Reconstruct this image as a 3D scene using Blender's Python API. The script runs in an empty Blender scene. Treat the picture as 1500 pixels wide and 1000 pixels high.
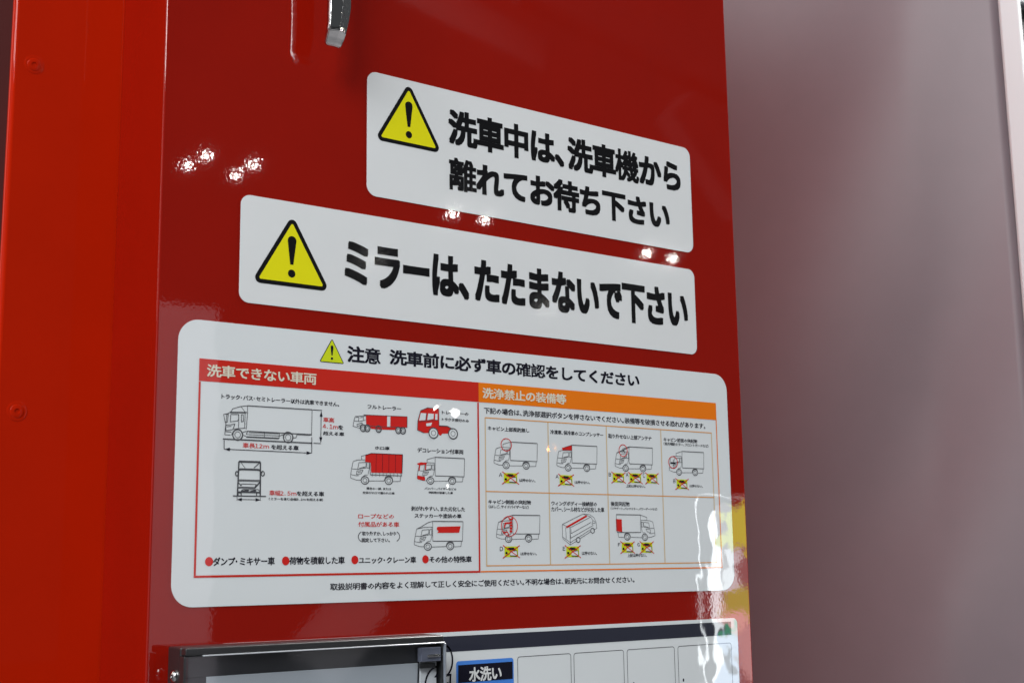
import bpy, bmesh, math, random
from mathutils import Vector, Matrix
random.seed(7)

# ------------------------------------------------------------------ camera, world, light, exposure
EYE = 1.50          # height of the camera over the hall floor (m)
DIST = 0.9516       # camera to front face of the cabinet (m)
scene = bpy.context.scene
col = scene.collection
yaw, pitch, roll = math.radians(-36.873), math.radians(9.674), math.radians(-.8274)
cam_data = bpy.data.cameras.new('camera')
cam_data.sensor_width = 36.0
cam_data.lens = 1921.6 / 1500 * 36
cam_data.clip_start = .05
cam_data.clip_end = 200
cam_data.dof.use_dof = True
cam_data.dof.focus_distance = 1.22
cam_data.dof.aperture_fstop = 20
cam = bpy.data.objects.new('camera', cam_data)
col.objects.link(cam)
_R = Matrix.Rotation(yaw, 3, 'Y') @ Matrix.Rotation(pitch, 3, 'X') @ Matrix.Rotation(roll, 3, 'Z')
_M = Matrix(((1, 0, 0), (0, 0, -1), (0, 1, 0)))
_m4 = (_M @ _R).to_4x4()
_m4.translation = (0, -DIST, EYE)
cam.matrix_world = _m4
scene.camera = cam

world = bpy.data.worlds.new('World')
scene.world = world
world.use_nodes = True
bg = world.node_tree.nodes['Background']
bg.inputs['Color'].default_value = (.90, .95, 1, 1)
bg.inputs['Strength'].default_value = .07

scene.view_settings.view_transform = 'Standard'
scene.view_settings.look = 'None'
scene.view_settings.exposure = 0
scene.view_settings.gamma = 1


def area(name, loc, target, size, power, color):
    l = bpy.data.lights.new(name, 'AREA')
    l.shape = 'RECTANGLE'
    l.size, l.size_y = size
    l.energy = power
    l.color = color
    o = bpy.data.objects.new(name, l)
    col.objects.link(o)
    o.location = loc
    o.rotation_euler = (Vector(target) - Vector(loc)).to_track_quat('-Z', 'Y').to_euler()
    return o


area('hall_light_front', (-3.3, -2.4, 5.0), (.7, 0, 1.5), (3.4, 2.8), 515, (.97, .99, 1))
area('fill_light_left', (-2.5, 2.9, 3.6), (.37, .2, 1.3), (2.4, 2.4), 40, (1, .90, .80))  # added fill for the faces turned to the left
area('bounce_light_back', (4.0, .25, 5.0), (1.0, .6, 1.6), (2.0, 2.0), 1050, (1, .97, .95))  # added to light the red right sides, so they redden the mauve board

# ------------------------------------------------------------------ helpers
def props(o, label=None, cat=None, group=None, kind=None):
    if label: o['label'] = label
    if cat: o['category'] = cat
    if group: o['group'] = group
    if kind: o['kind'] = kind
    return o


def thing(name, label, cat, loc=(0, 0, 0), group=None):
    o = bpy.data.objects.new(name, None)
    o.empty_display_size = .05
    col.objects.link(o)
    o.location = loc
    return props(o, label, cat, group)


def link(name, me, mat, parent=None, label=None):
    o = bpy.data.objects.new(name, me)
    for m in (mat if isinstance(mat, (list, tuple)) else [mat]):
        me.materials.append(m)
    col.objects.link(o)
    if parent:
        o.parent = parent
        # meshes are written in world metres; the parent sits at its own place
        off = Vector()
        p = parent
        while p:
            off += p.location
            p = p.parent
        o.location = -off
    if label:
        o['label'] = label
    return o


def bm_obj(name, bm, mat, parent=None, label=None, smooth=False):
    bmesh.ops.recalc_face_normals(bm, faces=bm.faces)
    me = bpy.data.meshes.new(name)
    bm.to_mesh(me)
    bm.free()
    if smooth:
        for p in me.polygons: p.use_smooth = True
        try:
            me.set_sharp_from_angle(angle=math.radians(35))
        except Exception:
            pass
    o = link(name, me, mat, parent, label)
    if smooth:
        wn = o.modifiers.new('face_normals', 'WEIGHTED_NORMAL')
        wn.keep_sharp = True
        wn.weight = 100
    return o


def W(x, z, y=0.0):          # millimetres on the cabinet's front plane -> world metres
    return Vector((x / 1000, -y / 1000, EYE + z / 1000))


def box_bm(x0, x1, y0, y1, z0, z1, bevel=0, seg=2, bm=None):
    """world metres"""
    own = bm is None
    b = bmesh.new()
    vs = [b.verts.new((x, y, z)) for x in (x0, x1) for y in (y0, y1) for z in (z0, z1)]
    for f in ((0, 1, 3, 2), (4, 6, 7, 5), (0, 4, 5, 1), (2, 3, 7, 6), (0, 2, 6, 4), (1, 5, 7, 3)):
        b.faces.new([vs[i] for i in f])
    bmesh.ops.recalc_face_normals(b, faces=b.faces)
    if bevel:
        bmesh.ops.bevel(b, geom=b.edges[:], offset=bevel, segments=seg, affect='EDGES', profile=.5)
    return b


def rrect(x0, x1, z0, z1, r, n=8):
    pts = []
    for cx, cz, a0 in ((x1 - r, z1 - r, 0), (x0 + r, z1 - r, 90), (x0 + r, z0 + r, 180), (x1 - r, z0 + r, 270)):
        for k in range(n + 1):
            a = math.radians(a0 + 90 * k / n)
            pts.append((cx + r * math.cos(a), cz + r * math.sin(a)))
    return pts


def slab(pts, y0, y1):
    """outline in mm on the front plane, back at y0 and front at y1 mm out of the plane"""
    b = bmesh.new()
    if len(pts) > 2 and sum(pts[i][0] * pts[(i + 1) % len(pts)][1] - pts[(i + 1) % len(pts)][0] * pts[i][1] for i in range(len(pts))) < 0:
        pts = pts[::-1]
    f = [b.verts.new(W(x, z, y1)) for x, z in pts]
    k = [b.verts.new(W(x, z, y0)) for x, z in pts]
    b.faces.new(f)
    b.faces.new(k[::-1])
    n = len(pts)
    for i in range(n):
        b.faces.new((f[i], k[i], k[(i + 1) % n], f[(i + 1) % n]))
    return b


class Flat:
    """flat print: polygons and pen strokes in mm, all in one layer a hair above the sheet"""
    def __init__(s, y=1.0):
        s.v, s.f, s.y, s.n = [], [], y, 0

    def poly(s, pts):
        pts = list(pts)
        a = sum(pts[i][0] * pts[(i + 1) % len(pts)][1] - pts[(i + 1) % len(pts)][0] * pts[i][1] for i in range(len(pts)))
        if a < 0: pts = pts[::-1]
        i = len(s.v)
        y = s.y + s.n * .0015
        s.n += 1
        s.v += [W(x, z, y) for x, z in pts]
        s.f.append(list(range(i, i + len(pts))))
        return s

    def rect(s, a, b):
        return s.poly([(a[0], a[1]), (b[0], a[1]), (b[0], b[1]), (a[0], b[1])])

    def disc(s, c, r, rz=None, n=20):
        rz = rz or r
        return s.poly([(c[0] + r * math.cos(6.28318 * k / n), c[1] + rz * math.sin(6.28318 * k / n)) for k in range(n)])

    def line(s, pts, w=.5, closed=False):
        pts = [Vector(p) for p in pts]
        out = [pts[0]]
        for p in pts[1:]:
            if (p - out[-1]).length > 1e-4: out.append(p)
        pts = out
        if closed and (pts[0] - pts[-1]).length < 1e-4: pts.pop()
        n = len(pts)
        if n < 2: return s
        i0 = len(s.v)
        y = s.y + s.n * .0015
        s.n += 1
        for i in range(n):
            a = pts[i - 1] if (i > 0 or closed) else None
            b = pts[(i + 1) % n] if (i < n - 1 or closed) else None
            d1 = (pts[i] - a).normalized() if a is not None else (b - pts[i]).normalized()
            d2 = (b - pts[i]).normalized() if b is not None else d1
            m = (d1 + d2)
            m = m.normalized() if m.length > .2 else d1
            nn = Vector((-m.y, m.x))
            c = max(.45, abs(nn.dot(Vector((-d1.y, d1.x)))))
            h = w / 2 / c
            s.v += [W(pts[i].x - nn.x * h, pts[i].y - nn.y * h, y), W(pts[i].x + nn.x * h, pts[i].y + nn.y * h, y)]
        m = n if closed else n - 1
        for i in range(m):
            j = (i + 1) % n
            s.f.append([i0 + 2 * i, i0 + 2 * j, i0 + 2 * j + 1, i0 + 2 * i + 1])
        return s

    def ring(s, c, rx, rz, w=.5, a0=0, a1=360, n=22):
        pts = [(c[0] + rx * math.cos(math.radians(a0 + (a1 - a0) * k / n)), c[1] + rz * math.sin(math.radians(a0 + (a1 - a0) * k / n))) for k in range(n + (a1 - a0 < 360))]
        return s.line(pts, w, closed=(a1 - a0 >= 360))

    def build(s, name, mat, parent, label=None):
        me = bpy.data.meshes.new(name)
        me.from_pydata([tuple(v) for v in s.v], [], s.f)
        me.update()
        return link(name, me, mat, parent, label)


HALF = '、。・，．（）'
_glyphs = {}


def glyph(ch, res):
    """outline of one character as (points, triangles, advance in em)"""
    if (ch, res) in _glyphs: return _glyphs[ch, res]
    key_, wide = ch, ord(ch) >= 256
    if not wide: ch = '．' if ch == '.' else chr(ord(ch) + 0xFEE0)   # the full-width Latin of the Japanese face
    c = bpy.data.curves.new('glyph', 'FONT')
    c.body = ch
    c.resolution_u = res
    o = bpy.data.objects.new('glyph', c)
    col.objects.link(o)
    bpy.context.view_layer.update()
    me = bpy.data.meshes.new_from_object(o.evaluated_get(bpy.context.evaluated_depsgraph_get()))
    bpy.data.objects.remove(o)
    pts = [(v.co.x, v.co.y) for v in me.vertices]
    tri = [tuple(p.vertices) for p in me.polygons]
    bpy.data.meshes.remove(me)
    x0 = min(p[0] for p in pts); x1 = max(p[0] for p in pts)
    if ch in HALF:
        w = x1 - x0
        shift = {'（': .34 - x1 + .04, '）': .02 - x0}.get(ch, .06 - x0 if ch in '、。，．' else .21 - (x0 + x1) / 2)
        pts = [(p[0] + shift, p[1]) for p in pts]
        adv = .52
    elif not wide:
        pts = [(p[0] - x0 + .03, p[1]) for p in pts]
        adv = x1 - x0 + .14
    else:
        adv = CJK_EM
    _glyphs[key_, res] = (pts, tri, adv)
    return _glyphs[key_, res]


CJK_EM = .955
DENSE = '離機確認選意備装載積破損超幅属剥塗覆警横険禁浄劣達説解理販飾'
def text(body, tl, br, mat, parent, y=1.0, bold=.02, name='lettering', label=None, res=2):
    """one line of flat lettering whose ink fills the rectangle tl..br (mm); bold thickens the strokes (em)"""
    P_, T_, K_, pen = [], [], [], 0
    for ch in body:
        if ch == ' ':
            pen += .3
            continue
        g, tr, adv = glyph(ch, res)
        i = len(P_)
        P_ += [(p[0] + pen, p[1]) for p in g]
        K_ += [bold * (.68 if ch in DENSE else 1.0)] * len(g)   # crowded characters are cut thinner, as in the printed face
        T_ += [tuple(k + i for k in q) for q in tr]
        pen += adv
    x0, x1 = min(p[0] for p in P_) - bold, max(p[0] for p in P_) + bold
    y0, y1 = min(p[1] for p in P_) - bold, max(p[1] for p in P_) + bold
    sx = (br[0] - tl[0]) / (x1 - x0)
    sz = (tl[1] - br[1]) / (y1 - y0)
    if bold >= .022:
        offs = [(-.85, -.85), (-.85, 0), (-.85, .85), (0, -.85), (0, .85), (.85, -.85), (.85, 0), (.85, .85)]
        if bold > .03: offs += [(.5 * a, .5 * b_) for a, b_ in offs[::2]]
    else:
        offs = [(.8, .7), (-.8, .7), (.8, -.7), (-.8, -.7)]
    V_, F_ = [], []
    for k, (dx, dz) in enumerate(offs):
        i = len(V_)
        V_ += [tuple(W(tl[0] + (p[0] + dx * h - x0) * sx, br[1] + (p[1] + dz * h - y0) * sz, y + k * .004)) for p, h in zip(P_, K_)]
        F_ += [tuple(q + i for q in f) for f in T_]
    me = bpy.data.meshes.new(name)
    me.from_pydata(V_, [], F_)
    me.update()
    return link(name, me, mat, parent, label)


# ------------------------------------------------------------------ materials
def coated(name, color, rough=.5, coat=1.0, coat_rough=.02, bumps=(), spec=.5, metallic=0, mottle=0.0, ior=1.5):
    """bumps: (scale per metre, height in metres, detail) waves in the clear top coat"""
    m = bpy.data.materials.new(name)
    m.use_nodes = True
    nt = m.node_tree
    b = nt.nodes['Principled BSDF']
    b.inputs['Base Color'].default_value = (*color, 1)
    b.inputs['Roughness'].default_value = rough
    b.inputs['Metallic'].default_value = metallic
    b.inputs['Specular IOR Level'].default_value = spec
    b.inputs['Coat Weight'].default_value = coat
    b.inputs['Coat Roughness'].default_value = coat_rough
    b.inputs['Coat IOR'].default_value = ior
    geo = nt.nodes.new('ShaderNodeNewGeometry')
    if bumps:
        prev = None
        for sc_, h, det in bumps:
            n = nt.nodes.new('ShaderNodeTexNoise')
            n.inputs['Scale'].default_value = sc_
            n.inputs['Detail'].default_value = det
            n.inputs['Roughness'].default_value = .5
            nt.links.new(geo.outputs['Position'], n.inputs['Vector'])
            bp = nt.nodes.new('ShaderNodeBump')
            bp.inputs['Strength'].default_value = 1
            bp.inputs['Distance'].default_value = h
            nt.links.new(n.outputs['Fac'], bp.inputs['Height'])
            if prev: nt.links.new(prev.outputs['Normal'], bp.inputs['Normal'])
            prev = bp
        nt.links.new(prev.outputs['Normal'], b.inputs['Coat Normal' if coat else 'Normal'])
    if mottle:
        n = nt.nodes.new('ShaderNodeTexNoise')
        n.inputs['Scale'].default_value = 14
        n.inputs['Detail'].default_value = 6
        nt.links.new(geo.outputs['Position'], n.inputs['Vector'])
        mr = nt.nodes.new('ShaderNodeMapRange')
        mr.inputs['From Min'].default_value = .3
        mr.inputs['From Max'].default_value = .7
        mr.inputs['To Min'].default_value = 1 - mottle
        mr.inputs['To Max'].default_value = 1 + mottle
        nt.links.new(n.outputs['Fac'], mr.inputs['Value'])
        hs = nt.nodes.new('ShaderNodeHueSaturation')
        hs.inputs['Color'].default_value = (*color, 1)
        nt.links.new(mr.outputs['Result'], hs.inputs['Value'])
        nt.links.new(hs.outputs['Color'], b.inputs['Base Color'])
    return m


def glow(name, color, strength):
    m = bpy.data.materials.new(name)
    m.use_nodes = True
    nt = m.node_tree
    nt.nodes.remove(nt.nodes['Principled BSDF'])
    e = nt.nodes.new('ShaderNodeEmission')
    e.inputs['Color'].default_value = (*color, 1)
    e.inputs['Strength'].default_value = strength
    nt.links.new(e.outputs[0], nt.nodes['Material Output'].inputs['Surface'])
    return m


PEEL = ((360, 9.5e-6, 1), (150, 6e-6, 1), (35, 4e-6, 1))
FILM = ((38, 8e-5, 1.0), (9, 2e-5, 0))
VINYL = ((500, 7e-6, 2), (30, 1.2e-5, 1))
RED = coated('red_paint', (.222, .0050, .0014), .5, 1, .022, PEEL, mottle=.03, spec=0)
RED2 = coated('orange_red_paint', (.36, .0105, .0010), .4, .3, .03, ((18, 4e-6, 1),), mottle=.03, spec=0)
def film(name, c, **k): return coated(name, c, .6, 1, .015, FILM, spec=0, **k)
def vinyl(name, c, **k): return coated(name, c, .6, 1, .07, VINYL, spec=0, **k)
V_WHITE = vinyl('white_vinyl', (.60, .620, .628), mottle=.015)
V_BLACK = vinyl('black_vinyl_print', (.006, .006, .007))
V_YELLOW = vinyl('yellow_vinyl_print', (.64, .61, .008))
F_WHITE = film('white_film_sheet', (.58, .615, .63), mottle=.015)
F_BLACK = film('black_film_print', (.010, .010, .018))
F_GREY = film('grey_line_print', (.06, .062, .07))
F_RED = film('red_film_print', (.46, .02, .012))
F_BULLET = film('red_bullet_print', (.50, .018, .015))
F_ORANGE = film('orange_film_print', (.68, .160, .007))
F_OCHRE = film('ochre_line_print', (.60, .25, .04))
F_TAN = film('tan_line_print', (.52, .40, .25))
F_CREAM = film('cream_film_print', (.60, .58, .47))
F_YELLOW = film('yellow_film_print', (.50, .58, .015))
F_BLUE = film('blue_film_print', (.06, .20, .60))
F_NAVY = film('navy_film_print', (.026, .028, .042))
F_LIGHT = film('pale_print', (.60, .62, .62))
BLACKPL = coated('black_plastic', (.013, .014, .015), .32, .3, .1, ((900, 4e-6, 2),), mottle=.05)
CHROME = coated('chrome', (.66, .66, .66), .11, 0, metallic=1, bumps=((230, 2.6e-4, 1),))

# ------------------------------------------------------------------ hall floor
b = bmesh.new()
N = 24
g = [[b.verts.new((-15 + 30 * i / N, -22 + 30 * j / N, 0)) for j in range(N + 1)] for i in range(N + 1)]
for i in range(N):
    for j in range(N): b.faces.new((g[i][j], g[i + 1][j], g[i + 1][j + 1], g[i][j + 1]))
props(bm_obj('floor', b, coated('grey_hall_carpet', (.09, .09, .095), .9, 0, mottle=.2, bumps=((400, 1e-3, 3),))), kind='structure')

# ------------------------------------------------------------------ the red cabinet
X0, X1 = .3745, 1.0137
cab = thing('wash_cabinet', 'tall glossy red steel cabinet carrying the white warning stickers', 'cabinet', ((X0 + X1) / 2, .22, 0))
bm_obj('front_panel', box_bm(X0, X1, 0, .008, .12, 3.42, .0016, 4), RED, cab, smooth=True)
bm_obj('side_panel', box_bm(X0 + .001, X0 + .019, .0082, .0998, .12, 3.418, .0012, 3), RED, cab, smooth=True)
bm_obj('side_panel', box_bm(X1 - .019, X1 - .001, .0082, .0998, .12, 3.418, .0012, 3), RED, cab, smooth=True)
bm_obj('roof_panel', box_bm(X0 + .002, X1 - .002, .0082, .0998, 3.4204, 3.434, .002, 2), RED, cab)
bm_obj('plinth', box_bm(X0 + .01, X1 - .01, .012, .0996, 0, .1196, .002, 2), BLACKPL, cab)
GX0, GX1 = .2850, 1.010  # unseen cabinet and gantry height, gantry depth: shaped to shade the mauve board
gan = thing('wash_gantry', 'orange-red steel wash gantry column rising directly behind the cabinet, two flat bolts at the left', 'gantry', ((GX0 + GX1) / 2, .8, 0))
SHADE_RED = coated('shaded_red_return', (.04, .003, .003), .8, 0, .1, spec=.1)  # gantry paint with its shade put into the colour
bm_obj('front_panel', box_bm(GX0, GX1, .1002, .1095, .05, 3.44, .004, 5), RED2, gan, smooth=True)
bm_obj('side_panel', box_bm(GX0 + .001, GX0 + .02, .1098, 1.55, .05, 3.435, .002, 2), SHADE_RED, gan, 'side panel at the far left, shade put into its dark red', smooth=True)
bm_obj('side_panel', box_bm(GX1 - .02, GX1 - .002, .1098, 1.55, .05, 3.435, .002, 2), RED, gan, smooth=True)
bm_obj('back_panel', box_bm(GX0 + .021, GX1 - .021, 1.53, 1.55, .05, 3.435, .002, 1), RED, gan)
bm_obj('roof_panel', box_bm(GX0 + .004, GX1 - .002, .1098, 1.55, 3.4405, 3.455, .002, 1), RED, gan)
bm_obj('foot', box_bm(GX0 + .03, GX1 - .03, .13, 1.5, 0, .0496, .004, 1), BLACKPL, gan)

def flat_bolt(xc, yc, zc, r):
    """low domed head with a washer rim and a sunk hexagon, facing the viewer (-y)"""
    b = bmesh.new()
    n = 30
    pr = None
    for rr, hh, hx in ((1.0, 0, 0), (1.0, .03, 0), (.96, .05, 0), (.70, .05, 0), (.68, .07, 0), (.60, .10, 0), (.34, .115, 0), (.28, .11, 1), (.26, .04, 1)):
        ring = []
        for k in range(n):
            a = 6.28318 * k / n
            q = rr * (math.cos(math.pi / 6) / math.cos((a % (math.pi / 3)) - math.pi / 6) if hx else 1)
            ring.append(b.verts.new((xc + q * r * math.cos(a), yc - hh * r, zc + q * r * math.sin(a))))
        if pr:
            for k in range(n): b.faces.new((pr[k], pr[(k + 1) % n], ring[(k + 1) % n], ring[k]))
        pr = ring
    b.faces.new(pr)
    return b


for p_ in ((302.5,410.4), (302.5,124.6)):
    bm_obj('bolt', flat_bolt(p_[0] / 1000, .1003, EYE + p_[1] / 1000, .0078), RED2, gan, smooth=True)

# ------------------------------------------------------------------ warning stickers
def sheet(root, x0, x1, z0, z1, r, y1, mat, name='sheet'):
    b = slab(rrect(x0, x1, z0, z1, r, 10), .02, y1)
    return bm_obj(name, b, mat, root)


def rounded_poly(pts, r, n=6):
    out = []
    m = len(pts)
    for i in range(m):
        p, a, c = Vector(pts[i]), Vector(pts[i - 1]), Vector(pts[(i + 1) % m])
        da, dc = (a - p).normalized(), (c - p).normalized()
        ang = da.angle(dc)
        t = r / math.tan(ang / 2)
        cen = p + (da + dc).normalized() * (r / math.sin(ang / 2))
        s0 = p + da * t - cen
        s1 = p + dc * t - cen
        a0 = math.atan2(s0.y, s0.x)
        a1 = math.atan2(s1.y, s1.x)
        d = (a1 - a0 + math.pi) % (2 * math.pi) - math.pi
        for k in range(n + 1):
            a_ = a0 + d * k / n
            out.append((cen.x + r * math.cos(a_), cen.y + r * math.sin(a_)))
    return out


def inset_tri(pts, d):
    c = sum((Vector(p) for p in pts), Vector((0, 0))) / 3
    a, b_, e = [Vector(p) for p in pts]
    s = (a - b_).length + (b_ - e).length + (e - a).length
    area_ = abs((b_ - a).x * (e - a).y - (b_ - a).y * (e - a).x) / 2
    inr = 2 * area_ / s
    la, lb, lc = (b_ - e).length, (a - e).length, (a - b_).length
    inc = (a * la + b_ * lb + e * lc) / s
    k = (inr - d) / inr
    return [tuple(inc + (Vector(p) - inc) * k) for p in pts]


def triangle(root, apex, bl, br, mats, y, border=.055, r=.07):
    zb = (bl[1] + br[1]) / 2
    xm = (bl[0] + br[0]) / 2
    pts = [(xm, apex[1]), (bl[0], zb), (br[0], zb)]
    w = br[0] - bl[0]
    # the corners of the outline are rounded off, so let the sharp triangle reach a little farther
    e = inset_tri(pts, -r * w * .45)
    t = Flat(y).poly(rounded_poly(e, r * w)).build('warning_triangle', mats[0], root)
    i = inset_tri(e, border * w)
    Flat(y + .06).poly(rounded_poly(i, r * w * .28)).build('yellow_field', mats[1], t)
    h = apex[1] - zb
    f = Flat(y + .12)
    top, bot = zb + h * .74, zb + h * .30
    pts = []
    for k in range(9):
        a = math.pi * k / 8
        pts.append((xm + w * .062 * math.cos(a), top - w * .062 + w * .062 * math.sin(a)))
    pts += [(xm - w * .022, bot), (xm + w * .022, bot)]
    f.poly(pts).disc((xm, zb + h * .165), w * .052)
    f.build('exclamation_mark', mats[0], t)
    return t


BK = (V_BLACK, V_YELLOW)
s1 = thing('warning_sticker', 'topmost white sticker with yellow warning triangle and two lines of black lettering', 'sticker', W(755, 317), group='white warning stickers on the red cabinet')
sheet(s1, 558.9, 951.4, 317.2, 430.3, 9.5, .35, V_WHITE)
triangle(s1, (601.3,424.3), (569.9,371.5), (633.7,369.4), BK, .45)
text('洗車中は、洗車機から', (644.0,413.1), (936.7,378.8), V_BLACK, s1, .45, .046, res=4)
text('離れてお待ち下さい', (644.2,367.8), (919.1,335.7), V_BLACK, s1, .45, .046, res=4)

s2 = thing('warning_sticker', 'long white sticker with one line of black lettering, second from the top', 'sticker', W(696, 210), group='white warning stickers on the red cabinet')
sheet(s2, 441.7, 951.2, 210.3, 299.4, 8.5, .35, V_WHITE)
triangle(s2, (487.5,284.8), (455.5,229.7), (520.3,229.8), BK, .45)
text('ミラーは、たたまないで下さい', (537.2,276.0), (940.1,234.5), V_BLACK, s2, .45, .050, res=4)

# ------------------------------------------------------------------ large instruction sticker
s3 = thing('instruction_sticker', 'large white sticker with truck drawings under red and orange header bars', 'sticker', W(692, -27.6))
sheet(s3, 392.0, 992.0, -27.6, 192.3, 17, .40, F_WHITE)
Y1, Y2, Y3 = .50, .62, .74
triangle(s3, (526.0,187.4), (515.1,168.1), (537.1,168.1), (F_BLACK, F_YELLOW), Y1, border=.03, r=.045)
text('注意', (540.5,183.9), (573.4,169.7), F_BLACK, s3, Y1, .036, res=3)
text('洗車前に必ず車の確認をしてください', (581.8,184.2), (869.9,170.9), F_BLACK, s3, Y1, .036, res=3)
ZT, ZH, ZB = 162.0, 142.9, -5.0
XL, XM, XR = 409.5, 675.2, 975.2
Flat(Y1).rect((XL, ZT), (XM, (674.8,144.3)[1])).build('header_bar', F_RED, s3, 'red header bar')
Flat(Y1).rect((XM + .02, ZT), (XR, (974.7,144.3)[1])).build('header_bar', F_ORANGE, s3, 'orange header bar')
text('洗車できない車両', (415.9,158.0), (511.9,148.1), F_CREAM, s3, Y2, .022, res=2)
text('洗浄禁止の装備等', (679.3,157.8), (776.2,148.0), F_CREAM, s3, Y2, .030, res=2)
Flat(Y1 + .03).line([(XL + .8, ZH + 1), (XL + .8, ZB), (XM - .8, ZB), (XM - .8, ZH + 1)], 1.7).build('frame_line', F_RED, s3, 'red frame line')
Flat(Y1 + .05).line([(XM + .3, ZB), (XR - .6, ZB), (XR - .6, ZH + 3)], 1.2).build('frame_line', F_ORANGE, s3, 'orange frame line')
gl = Flat(Y1)
GT, GM, GB = (682.1,130.7)[1], (681.9,65.1)[1], (682.0,-0.0)[1]
GX = [(682.1,130.7)[0], (753.7,130.6)[0], (825.0,130.3)[0], (896.3,129.8)[0], (967.0,130.7)[0]]
for z_ in (GT, GM, GB): Flat(Y1).line([(GX[0] - .4, z_), (GX[-1] + .4, z_)], .85).build('table_line', F_OCHRE, s3)
for x_ in GX: Flat(Y1 - .03).line([(x_, GT), (x_, GB)], 1.2).build('table_line', F_TAN, s3)

SM = .0225
def t3(body, tl, br, mat=F_BLACK, bold=SM): return text(body, tl, br, mat, s3, Y1, bold, res=1)

t3('下記の場合は、洗浄部選択ボタンを押さないでください。装備等を破損させる恐れがあります。', (680.8,140.1), (958.7,134.3), bold=.022)
t3('キャビン上部風防無し', (684.8,123.5), (731.8,119.4))
t3('冷凍車、保冷車のコンプレッサー', (756.2,123.6), (821.0,119.5))
t3('取り外せない上部アンテナ', (827.2,123.4), (883.7,119.0))
t3('キャビン前面の突起物', (899.8,123.1), (946.4,119.1))
t3('（前方補助ミラー、フロントガードなど）', (899.6,118.5), (962.0,115.4))
t3('キャビン側面の突起物', (684.5,58.0), (732.4,54.1))
t3('（はしご、サイドバイザーなど）', (684.8,53.3), (729.7,50.2))
t3('ウィングボディー接続部の', (756.0,57.9), (810.9,53.7))
t3('カバー、シール材などが劣化した車', (755.8,52.9), (819.8,48.2))
t3('後面突起物', (828.1,58.8), (852.2,54.3), bold=.02)
t3('（リヤゲート、バックミラー、パワーゲートなど）', (827.9,53.4), (888.1,50.9))
t3('トラック・バス・セミトレーラー以外は洗車できません。', (428.6,135.5), (533.4,131.5))
t3('車高', (518.5,122.1), (528.8,118.0), F_BULLET, .02)
t3('4.1m', (518.1,116.4), (532.4,112.8), F_BULLET, .02)
t3('を', (532.5,116.3), (537.3,112.5), bold=.03)
t3('超える車', (518.4,110.6), (538.4,107.3), bold=.025)
t3('車長12m', (447.5,98.1), (470.2,93.9), F_BULLET, .02)
t3('を超える車', (472.0,97.7), (496.5,93.7), bold=.025)
t3('車幅2.5m', (471.0,61.4), (495.0,57.1), F_BULLET, .02)
t3('を超える車', (495.2,61.3), (520.1,57.3), bold=.025)
t3('（ミラーを含む全幅3.2mを超える車）', (470.7,55.8), (519.2,53.5))
t3('フルトレーラー', (560.5,135.0), (593.6,131.6), bold=.026)
t3('トレーラーの', (635.5,134.2), (664.1,131.3), bold=.026)
t3('トラクタ部分のみ', (635.5,128.2), (664.3,125.3), bold=.026)
t3('ホロ車', (567.8,100.5), (582.3,97.4), bold=.026)
t3('デコレーション付車両', (610.1,101.0), (658.2,96.8), bold=.026)
t3('荷台の一部、または', (559.7,66.0), (583.9,63.8))
t3('全体がホロで覆われた車', (556.1,62.4), (587.2,60.3))
t3('バンパー、バイザーなどの', (617.4,67.3), (650.3,65.1))
t3('突起物が装着した車', (621.4,63.9), (646.7,61.8))
t3('ロープなどの', (552.0,44.0), (586.8,39.9), F_BULLET, .018)
t3('付属品がある車', (552.1,37.5), (591.8,33.1), F_BULLET, .018)
t3('取り外すか、しっかり', (555.8,29.5), (588.6,26.0), bold=.026)
t3('固定して下さい。', (555.4,24.1), (582.6,20.5), bold=.026)
t3('剥がれやすい、また劣化した', (603.6,51.0), (659.3,46.9), bold=.026)
t3('ステッカーや塗装の車', (607.0,44.9), (655.6,41.0), bold=.026)
t3('ダンプ・ミキサー車', (424.8,9.4), (476.8,2.8), bold=.026)
t3('荷物を積載した車', (489.4,9.2), (539.7,3.0), bold=.026)
t3('ユニック・クレーン車', (552.7,8.7), (608.6,3.1), bold=.026)
t3('その他の特殊車', (621.7,8.7), (666.1,3.0), bold=.026)
t3('取扱説明書の内容をよく理解して正しく安全にご使用ください。不明な場合は、販売元にお問合せください。', (526.3,-12.0), (855.7,-17.8), bold=.022)
for c_ in ((421.6,6.2), (486.3,6.1), (549.1,6.3), (618.0,6.2)):
    Flat(Y1).disc(c_, 3.3, 3.5, n=26).build('bullet_dot', F_BULLET, s3)
f = Flat(Y1)
a_, b_ = (553.7,29.9), (553.7,20.4)
h_ = (a_[1] - b_[1]) / 2
f.ring((a_[0] + 6, a_[1] - h_), 7.5, h_ * 1.05, .7, 128, 232, 10)
f.build('bracket', F_GREY, s3)
f = Flat(Y1)
a_ = (590.7,30.1)
f.ring((a_[0] - 6, a_[1] - h_), 7.5, h_ * 1.05, .7, -52, 52, 10)
f.build('bracket', F_GREY, s3)

# ---- trucks: one line drawing measured from the photo, placed again by the same two corners
BASE_TL, BASE_BR = (691.4,110.1), (740.8,86.0)
def n_(p): return ((p[0] - BASE_TL[0]) / (BASE_BR[0] - BASE_TL[0]), (BASE_TL[1] - p[1]) / (BASE_TL[1] - BASE_BR[1]))

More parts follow.
